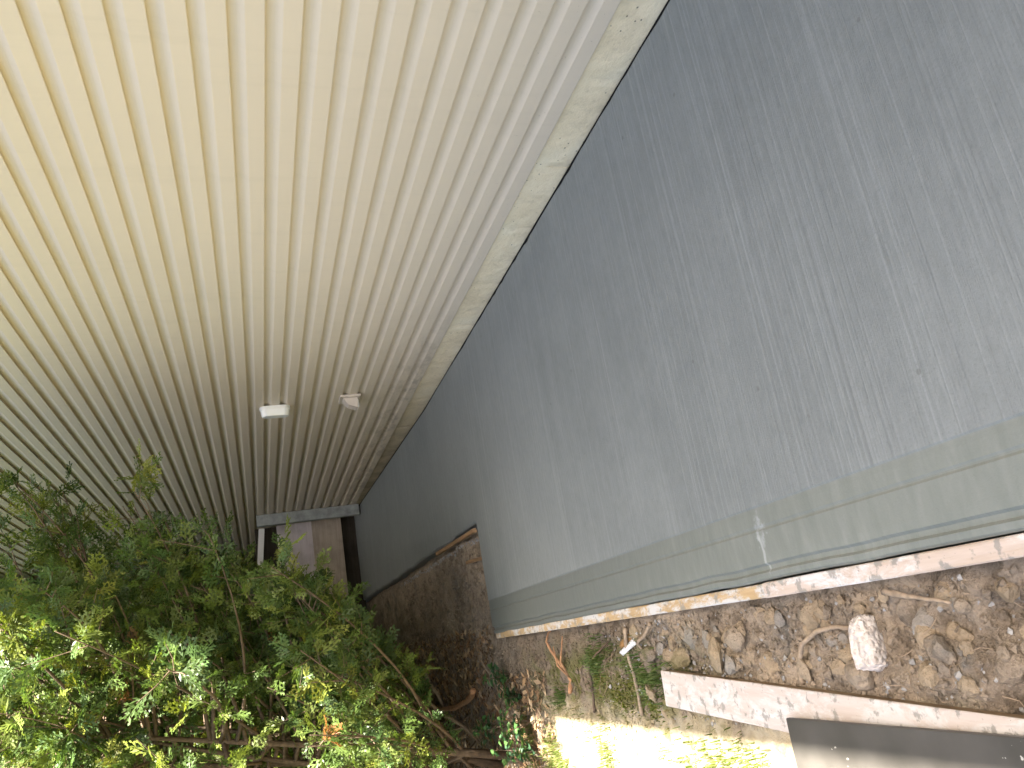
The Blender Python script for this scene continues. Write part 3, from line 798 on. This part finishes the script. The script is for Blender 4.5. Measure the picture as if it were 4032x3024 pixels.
def make_thuja(base, height, reach, seed, label, nb=70, lean=(.35, -.1), spray=.17, dens=1.0, zmin=.45, xlim=None, stems=4):
    rr = np.random.default_rng(seed)
    root = empty('thuja_shrub', base); tag(root, label, 'shrub', 'thuja hedge shrubs')
    B = np.array(base, float); wood = MB(); SP = []; SD = []; SU = []; SL = []; ST = []
    stem = []
    for s in range(stems):
        a = rr.uniform(0, 6.28); tip = np.array([math.cos(a)*.45+lean[0]*rr.uniform(.2, 1.2), math.sin(a)*.5+lean[1], height*rr.uniform(.75, 1.0)])
        p0 = np.array([math.cos(a)*.10, math.sin(a)*.10, -.05]); mid = (p0+tip)/2+rr.normal(size=3)*.12
        pts = [p0*(1-t)**2+2*mid*t*(1-t)+tip*t*t for t in np.linspace(0, 1, 10)]
        wood.tube([tuple(p) for p in pts], list(np.linspace(.034, .006, 10)), 7); stem.append(pts)
    for b in range(nb):
        pts = stem[b % stems]; t = rr.uniform(.06, .98)**.9; f = t*9; i = min(int(f), 8); p0 = pts[i]+(pts[i+1]-pts[i])*(f-i)
        a = rr.uniform(0, 6.28)
        if rr.random() < .45: a = rr.normal(-.45, .55)           # towards the open walkway and the viewer
        prof = reach*(1-.6*max(0, t-.55)/.45)*rr.uniform(.55, 1.08)*(1.0 if t > .10 else .75)
        d = np.array([math.cos(a), math.sin(a), rr.uniform(-.05, .45)])
        end = p0+d*prof; mid = p0+(end-p0)*.5+np.array([0, 0, -.10*prof])+rr.normal(size=3)*.07
        n = 9; bp = np.array([p0*(1-u)**2+2*mid*u*(1-u)+end*u*u for u in np.linspace(0, 1, n)])
        if end[2] < zmin: 
            bp[:, 2] += np.linspace(0, 1, n)*(zmin-end[2])
        if xlim is not None:
            mx = (bp[:, 0]+B[0]).max(); lim = xlim(bp[-1, 2]+B[2])
            if mx > lim: bp[:, 0] -= np.linspace(0, 1, n)*(mx-lim)
        wood.tube([tuple(p) for p in bp], list(np.linspace(0.0095*min(1.6, prof), .0028, n)), 5)
        # twigs then sprays
        nt_ = int(rr.integers(7, 11)*dens)
        for k in range(nt_):
            u = rr.uniform(.12, 1.0)**.8; f = u*(n-1); i = min(int(f), n-2); q = bp[i]+(bp[i+1]-bp[i])*(f-i)
            td = bp[i+1]-bp[i]; td = td/np.linalg.norm(td)
            sd = norm(np.cross(td, rr.normal(size=3))); dd = norm(td*.7+sd*rr.uniform(.4, 1.1)+np.array([0, 0, .10]))
            tl = rr.uniform(.10, .34); e = q+dd*tl
            if k % 2 == 0: wood.tube([tuple(q), tuple(q+dd*tl*.5+np.array([0, 0, -.01])), tuple(e)], [.004, .003, .0018], 4, False)
            yel = rr.random() < .20; brn = rr.random() < .005
            col = (BRN[rr.integers(2)] if brn else YEL[rr.integers(3)] if yel else GREENS[rr.integers(6)])
            for m in range(rr.integers(4, 8)):
                w = rr.uniform(.1, 1.05); c = q+dd*tl*w
                dr = norm(dd*.8+rr.normal(size=3)*.55+np.array([0, 0, -.22]))
                SP.append(c); SD.append(dr); SU.append(norm(np.cross(dr, norm(rr.normal(size=3)+np.array([0, 0, .4])))))
                SL.append(spray*rr.uniform(.6, 1.25)); ST.append(col*rr.uniform(.75, 1.25))
    o = wood.build('trunk', m_bark, root, smooth=True)
    SP = np.array(SP); SD = np.array(SD); SU = np.array(SU); SL = np.array(SL); ST = np.array(ST); SN = np.cross(SD, SU)
    Vs = []; Ts = []
    for k in range(6):
        sel = np.arange(len(SP)) % 6 == k
        T = (SPL if spray > .2 else SPR)[k].reshape(-1, 3)
        P = SP[sel][:, None]+SL[sel][:, None, None]*(T[None, :, 0:1]*SD[sel][:, None]+T[None, :, 1:2]*SU[sel][:, None]+T[None, :, 2:3]*SN[sel][:, None])
        tip = np.clip(T[:, 0], 0, 1)[None, :, None]
        col = ST[sel][:, None]*(0.82+.38*tip)
        Vs.append(P.reshape(-1, 3)); Ts.append(np.broadcast_to(col, P.shape).reshape(-1, 3))
    Vv = np.concatenate(Vs); Tt = np.concatenate(Ts)
    keep = np.ones(len(Vv)//4, bool)
    Vw = Vv.reshape(-1, 4, 3)+B
    keep &= (Vw[..., 2].min(1) > -.08) & (Vw[..., 0].max(1) < -.03)
    Vv = Vv.reshape(-1, 4, 3)[keep].reshape(-1, 3); Tt = Tt.reshape(-1, 4, 3)[keep].reshape(-1, 3)
    F4 = np.arange(len(Vv)).reshape(-1, 4)
    obj('crown', attr_mesh('crown', Vv, F4, Tt, m_thuja), root)
    return len(F4)

def xn(z): return float(np.interp(z, [0, .4, .9, 1.6, 2.4, 3.4, 6], [-2.5, -2.4, -2.15, -1.5, -.85, -.6, -.5]))
def xl(z): return float(np.interp(z, [0, .4, .9, 1.6, 2.4, 3.4, 6], [-2.2, -2.05, -1.75, -1.35, -.9, -.7, -.6]))
tot = 0
tot += make_thuja((-3.05, 6.7, -.10), 3.9, 2.4, 1, 'nearest thuja shrub, its bare forked stems reaching over the walkway', 185, (1.15, -.2), .125, 1.6, 1.5, xn)
tot += make_thuja((-2.9, 8.6, -.10), 5.0, 2.2, 2, 'thuja shrub in the hedge row directly behind the nearest one', 140, (.8, 0), .15, 1.35, 1.2, xn)
tot += make_thuja((-2.75, 10.3, -.08), 6.0, 2.0, 3, 'thuja shrub hanging in front of the board fence', 110, (.6, 0), .205, 1.0, .75, xl)
tot += make_thuja((-2.6, 11.9, -.05), 6.0, 1.9, 4, 'thuja shrub at the far end of the hedge row beside the fence', 90, (.5, 0), .22, 1.0, .4, xl)
tot += make_thuja((-4.3, 8.2, -.12), 5.2, 1.8, 5, 'dark thuja shrub behind the hedge row', 80, (0, 0), .26, 1.0, .35)
tot += make_thuja((-4.1, 10.6, -.12), 5.4, 1.8, 6, 'dark thuja shrub deep behind the hedge row', 80, (0, 0), .26, 1.0, .35)
tot += make_thuja((-1.6, 14.4, -.05), 5.6, 1.9, 8, 'thuja shrub growing beyond the board fence', 80, (0, 0), .26, 1.0, .3)
tot += make_thuja((-3.4, 13.8, -.05), 5.6, 1.9, 9, 'thuja shrub in the dark corner beyond the hedge', 80, (0, 0), .26, 1.0, .3)
def tall(b, h, r, sd, l): return make_thuja(b, h, r, sd, l, 75, (0, 0), .60, 1.0, .6, None, 3)  # unseen conifers added to keep sky light off the far wall
tot += tall((-5.2, 7.2, -.12), 9.0, 2.0, 21, 'tall sky-blocking conifer added behind the hedge, nearest of the back row')
tot += tall((-5.0, 9.6, -.12), 9.5, 2.1, 22, 'tall sky-blocking conifer added behind the hedge, middle of the back row')
tot += tall((-4.6, 12.2, -.12), 9.5, 2.1, 23, 'tall sky-blocking conifer added behind the hedge, at the far end')
tot += tall((-2.3, 15.8, -.12), 9.5, 2.2, 24, 'tall sky-blocking conifer added behind the board fence')
tot += tall((-1.3, 18.2, -.12), 9.5, 2.2, 25, 'tall light-blocking conifer added close to the house wall far beyond the fence')
tot += tall((-4.2, 17.6, -.12), 9.5, 2.4, 26, 'tall light-blocking conifer added at the very back, away from the house')
print('thuja faces', tot)

# --- grass
def blades(spots, hmin, hmax, wid, cols, seed, lean=.5):
    rr = np.random.default_rng(seed); Vs = []; Ts = []
    for (x, y, z) in spots:
        a = rr.uniform(0, 6.28); h = rr.uniform(hmin, hmax); ln = rr.uniform(.1, lean)*h; w = wid*rr.uniform(.7, 1.3)
        dx, dy = math.cos(a), math.sin(a); px, py = -dy*w, dx*w
        p0 = np.array([x, y, z-.005]); p1 = p0+np.array([dx*ln*.35, dy*ln*.35, h*.6]); p2 = p0+np.array([dx*ln, dy*ln, h*(1-.25*ln/h)])
        pv = np.array([px, py, 0]); c = cols[rr.integers(len(cols))]*rr.uniform(.75, 1.25)
        Vs += [p0-pv, p0+pv, p1+pv*.8, p1-pv*.8, p1-pv*.8, p1+pv*.8, p2+pv*.15, p2-pv*.15]; Ts += [c*.85]*4+[c]*4
    return np.array(Vs), np.array(Ts)
GC = np.array([(.11, .17, .045), (.13, .19, .05), (.09, .15, .04), (.17, .20, .07)])
GY = np.array([(.19, .21, .04), (.24, .23, .06), (.15, .18, .03), (.34, .29, .15)])
GM = np.array([(.15, .165, .03), (.19, .19, .04), (.11, .14, .025)])
def tuft(cx, cy, r, n, h, cols, label, name='grass_tuft', cat='grass', seed=0, group=None, wid=.0022):
    rr = np.random.default_rng(seed); sp = []
    for k in range(n):
        a = rr.uniform(0, 6.28); q = r*abs(rr.normal())*.6; sp.append((cx+math.cos(a)*q*.75, cy+math.sin(a)*q*1.25))
    sp = [(x, y, float(ground_z(x, y))) for x, y in sp if x < -2.19]
    V, T = blades(sp, h*.5, h, wid, cols, seed+1)
    c0 = np.array([cx, cy, float(ground_z(cx, cy))])
    o = obj(name, attr_mesh(name, V-c0, np.arange(len(V)).reshape(-1, 4), T, m_grass), loc=tuple(c0)); tag(o, label, cat, group)
tuft(-2.35, 4.40, .16, 900, .065, GC, 'round green grass tuft between the twig and the straight stick', seed=11, group='grass tufts')
tuft(-2.43, 3.74, .16, 1000, .065, GC, 'green grass tuft at the far end of the pale plank', seed=12, group='grass tufts')
tuft(-2.56, 5.25, .085, 300, .07, GC, 'short grass tuft at the shade edge by the orange stem', seed=13, group='grass tufts')
for k, (x, y, l) in enumerate([(-2.46, 4.36, 'yellow-green moss clump below the round grass tuft'), (-2.54, 4.08, 'yellow-green moss clump left of the straight stick'), (-2.56, 3.80, 'yellow-green moss clump next to the pale plank end'), (-2.45, 3.95, 'small moss clump under the straight stick')]):
    tuft(x, y, .10, 700, .026, GM, l, 'moss_clump', 'moss', 60+k*3, 'moss clumps', .003)
GL = np.array([(.12, .17, .03), (.15, .19, .04), (.10, .14, .025), (.24, .22, .09)])
# sunlit thin turf past the shade edge
sp = []
rr = np.random.default_rng(31)
N_ = 30000
tx = -2.60-np.abs(rr.normal(size=N_))*.55-rr.random(N_)*.3; ty = rr.uniform(2.6, 6.2, N_)
k_ = fbm(tx*4, ty*4, 91, 3) > .44+.25*rr.random(N_)*np.where(tx < -2.8, 1, 1.3)
sp = np.column_stack([tx[k_], ty[k_]])
zz = ground_z(sp[:, 0], sp[:, 1])
V, T = blades(np.column_stack([sp, zz]), .025, .07, .0026, GL, 32)
o = obj('turf', attr_mesh('turf', V, np.arange(len(V)).reshape(-1, 4), T, m_grass)); tag(o, 'thin sunlit grass past the shade edge', 'grass', kind='stuff')

# --- leaf litter under the hedge
def litter(n, seed):
    rr = np.random.default_rng(seed); V = []; T = []
    cols = np.array([(.30, .19, .10), (.38, .26, .15), (.22, .13, .07), (.42, .31, .20), (.16, .10, .06)])
    for k in range(n):
        y = rr.uniform(5.4, 13); x = -2.05-abs(rr.normal())*.75-(.0 if y > 6.5 else .35)
        z = rr.uniform(.004, .03); a = rr.uniform(0, 6.28); s = rr.uniform(.012, .042)
        d = np.array([math.cos(a), math.sin(a), rr.uniform(-.5, .5)]); d /= np.linalg.norm(d)
        u = np.cross(d, norm(np.array([rr.normal()*.6, rr.normal()*.6, 1.0]))); c = cols[rr.integers(5)]*rr.uniform(.7, 1.3)
        p = np.array([x, y, z]); w = s*rr.uniform(.3, .5)
        V += [p-d*s, p+u*w, p+d*s, p-u*w]; T += [c]*4
    V = np.array(V); c = V.reshape(-1, 4, 3).mean(1); V[:, 2] += np.repeat(ground_z(c[:, 0], c[:, 1]), 4)
    return V, np.array(T)
V, T = litter(9000, 44)
o = obj('leaf_litter', attr_mesh('leaf_litter', V, np.arange(len(V)).reshape(-1, 4), T, m_litter)); tag(o, 'dry brown leaf litter under the hedge', 'leaf litter', kind='stuff')

# --- broad-leaved weeds at the slab corner
def leaf_quads(p, d, nrm, L, w, col, V, T):
    d = norm(d); s = norm(np.cross(d, nrm)); n = np.cross(s, d)
    pr = [(0, .0), (.25, .8), (.55, 1.0), (.8, .6), (1.0, 0.02)]
    for sg in (1, -1):
        for i in range(4):
            t0, w0 = pr[i]; t1, w1 = pr[i+1]
            f = lambda t, ww: p+d*L*t+s*sg*w*ww+n*(w*ww*.35-L*.18*t*t)
            V += [f(t0, 0), f(t1, 0), f(t1, w1), f(t0, w0)]; T += [col, col, col*1.08, col*1.08]
WC = np.array([(.05, .115, .045), (.06, .135, .04), (.075, .15, .045), (.045, .10, .05)])
def weed(x, y, label, ns, h, seed, L=.055, spread=.5):
    rr = np.random.default_rng(seed); base = np.array([x, y, float(ground_z(x, y))])
    root = empty('weed_plant', tuple(base)); tag(root, label, 'weed', 'broad-leaved weeds')
    st = MB(); V = []; T = []
    for s in range(ns):
        a = rr.uniform(0, 6.28); tip = np.array([math.cos(a)*h*spread*rr.uniform(.4, 1.2), math.sin(a)*h*spread*rr.uniform(.4, 1.2), h*rr.uniform(.6, 1.1)])
        mid = tip*.5+np.array([0, 0, h*.15]); pts = [mid*2*t*(1-t)+tip*t*t for t in np.linspace(0, 1, 7)]
        st.tube([tuple(p) for p in pts], list(np.linspace(.0035, .0015, 7)), 5)
        for k in range(8):
            t = rr.uniform(.25, 1.0); p = mid*2*t*(1-t)+tip*t*t; az = rr.uniform(0, 6.28)
            d = np.array([math.cos(az), math.sin(az), rr.uniform(-.2, .5)]); col = WC[rr.integers(4)]*rr.uniform(.8, 1.25)
            leaf_quads(p, d, np.array([rr.normal()*.3, rr.normal()*.3, 1.]), L*rr.uniform(.6, 1.3), L*.36*rr.uniform(.8, 1.2), col, V, T)
    st.build('stem', m_bark, root, smooth=True)
    V = np.array(V); T = np.array(T); obj('foliage', attr_mesh('foliage', V, np.arange(len(V)).reshape(-1, 4), T, m_weed), root)
weed(-2.42, 6.15, 'leafy green weed on bare earth beyond the slab corner', 6, .20, 71)
weed(-2.56, 6.0, 'leafy weed with paler leaves at the edge of the shade', 6, .20, 72)
weed(-2.72, 5.85, 'leafy weed half in sun beside the bright turf', 7, .24, 73)
weed(-2.90, 5.80, 'bushy weed farthest from the slab, in dappled sun', 8, .28, 74)
weed(-2.78, 6.5, 'leafy weed among brown leaf litter under the hedge', 6, .24, 75)
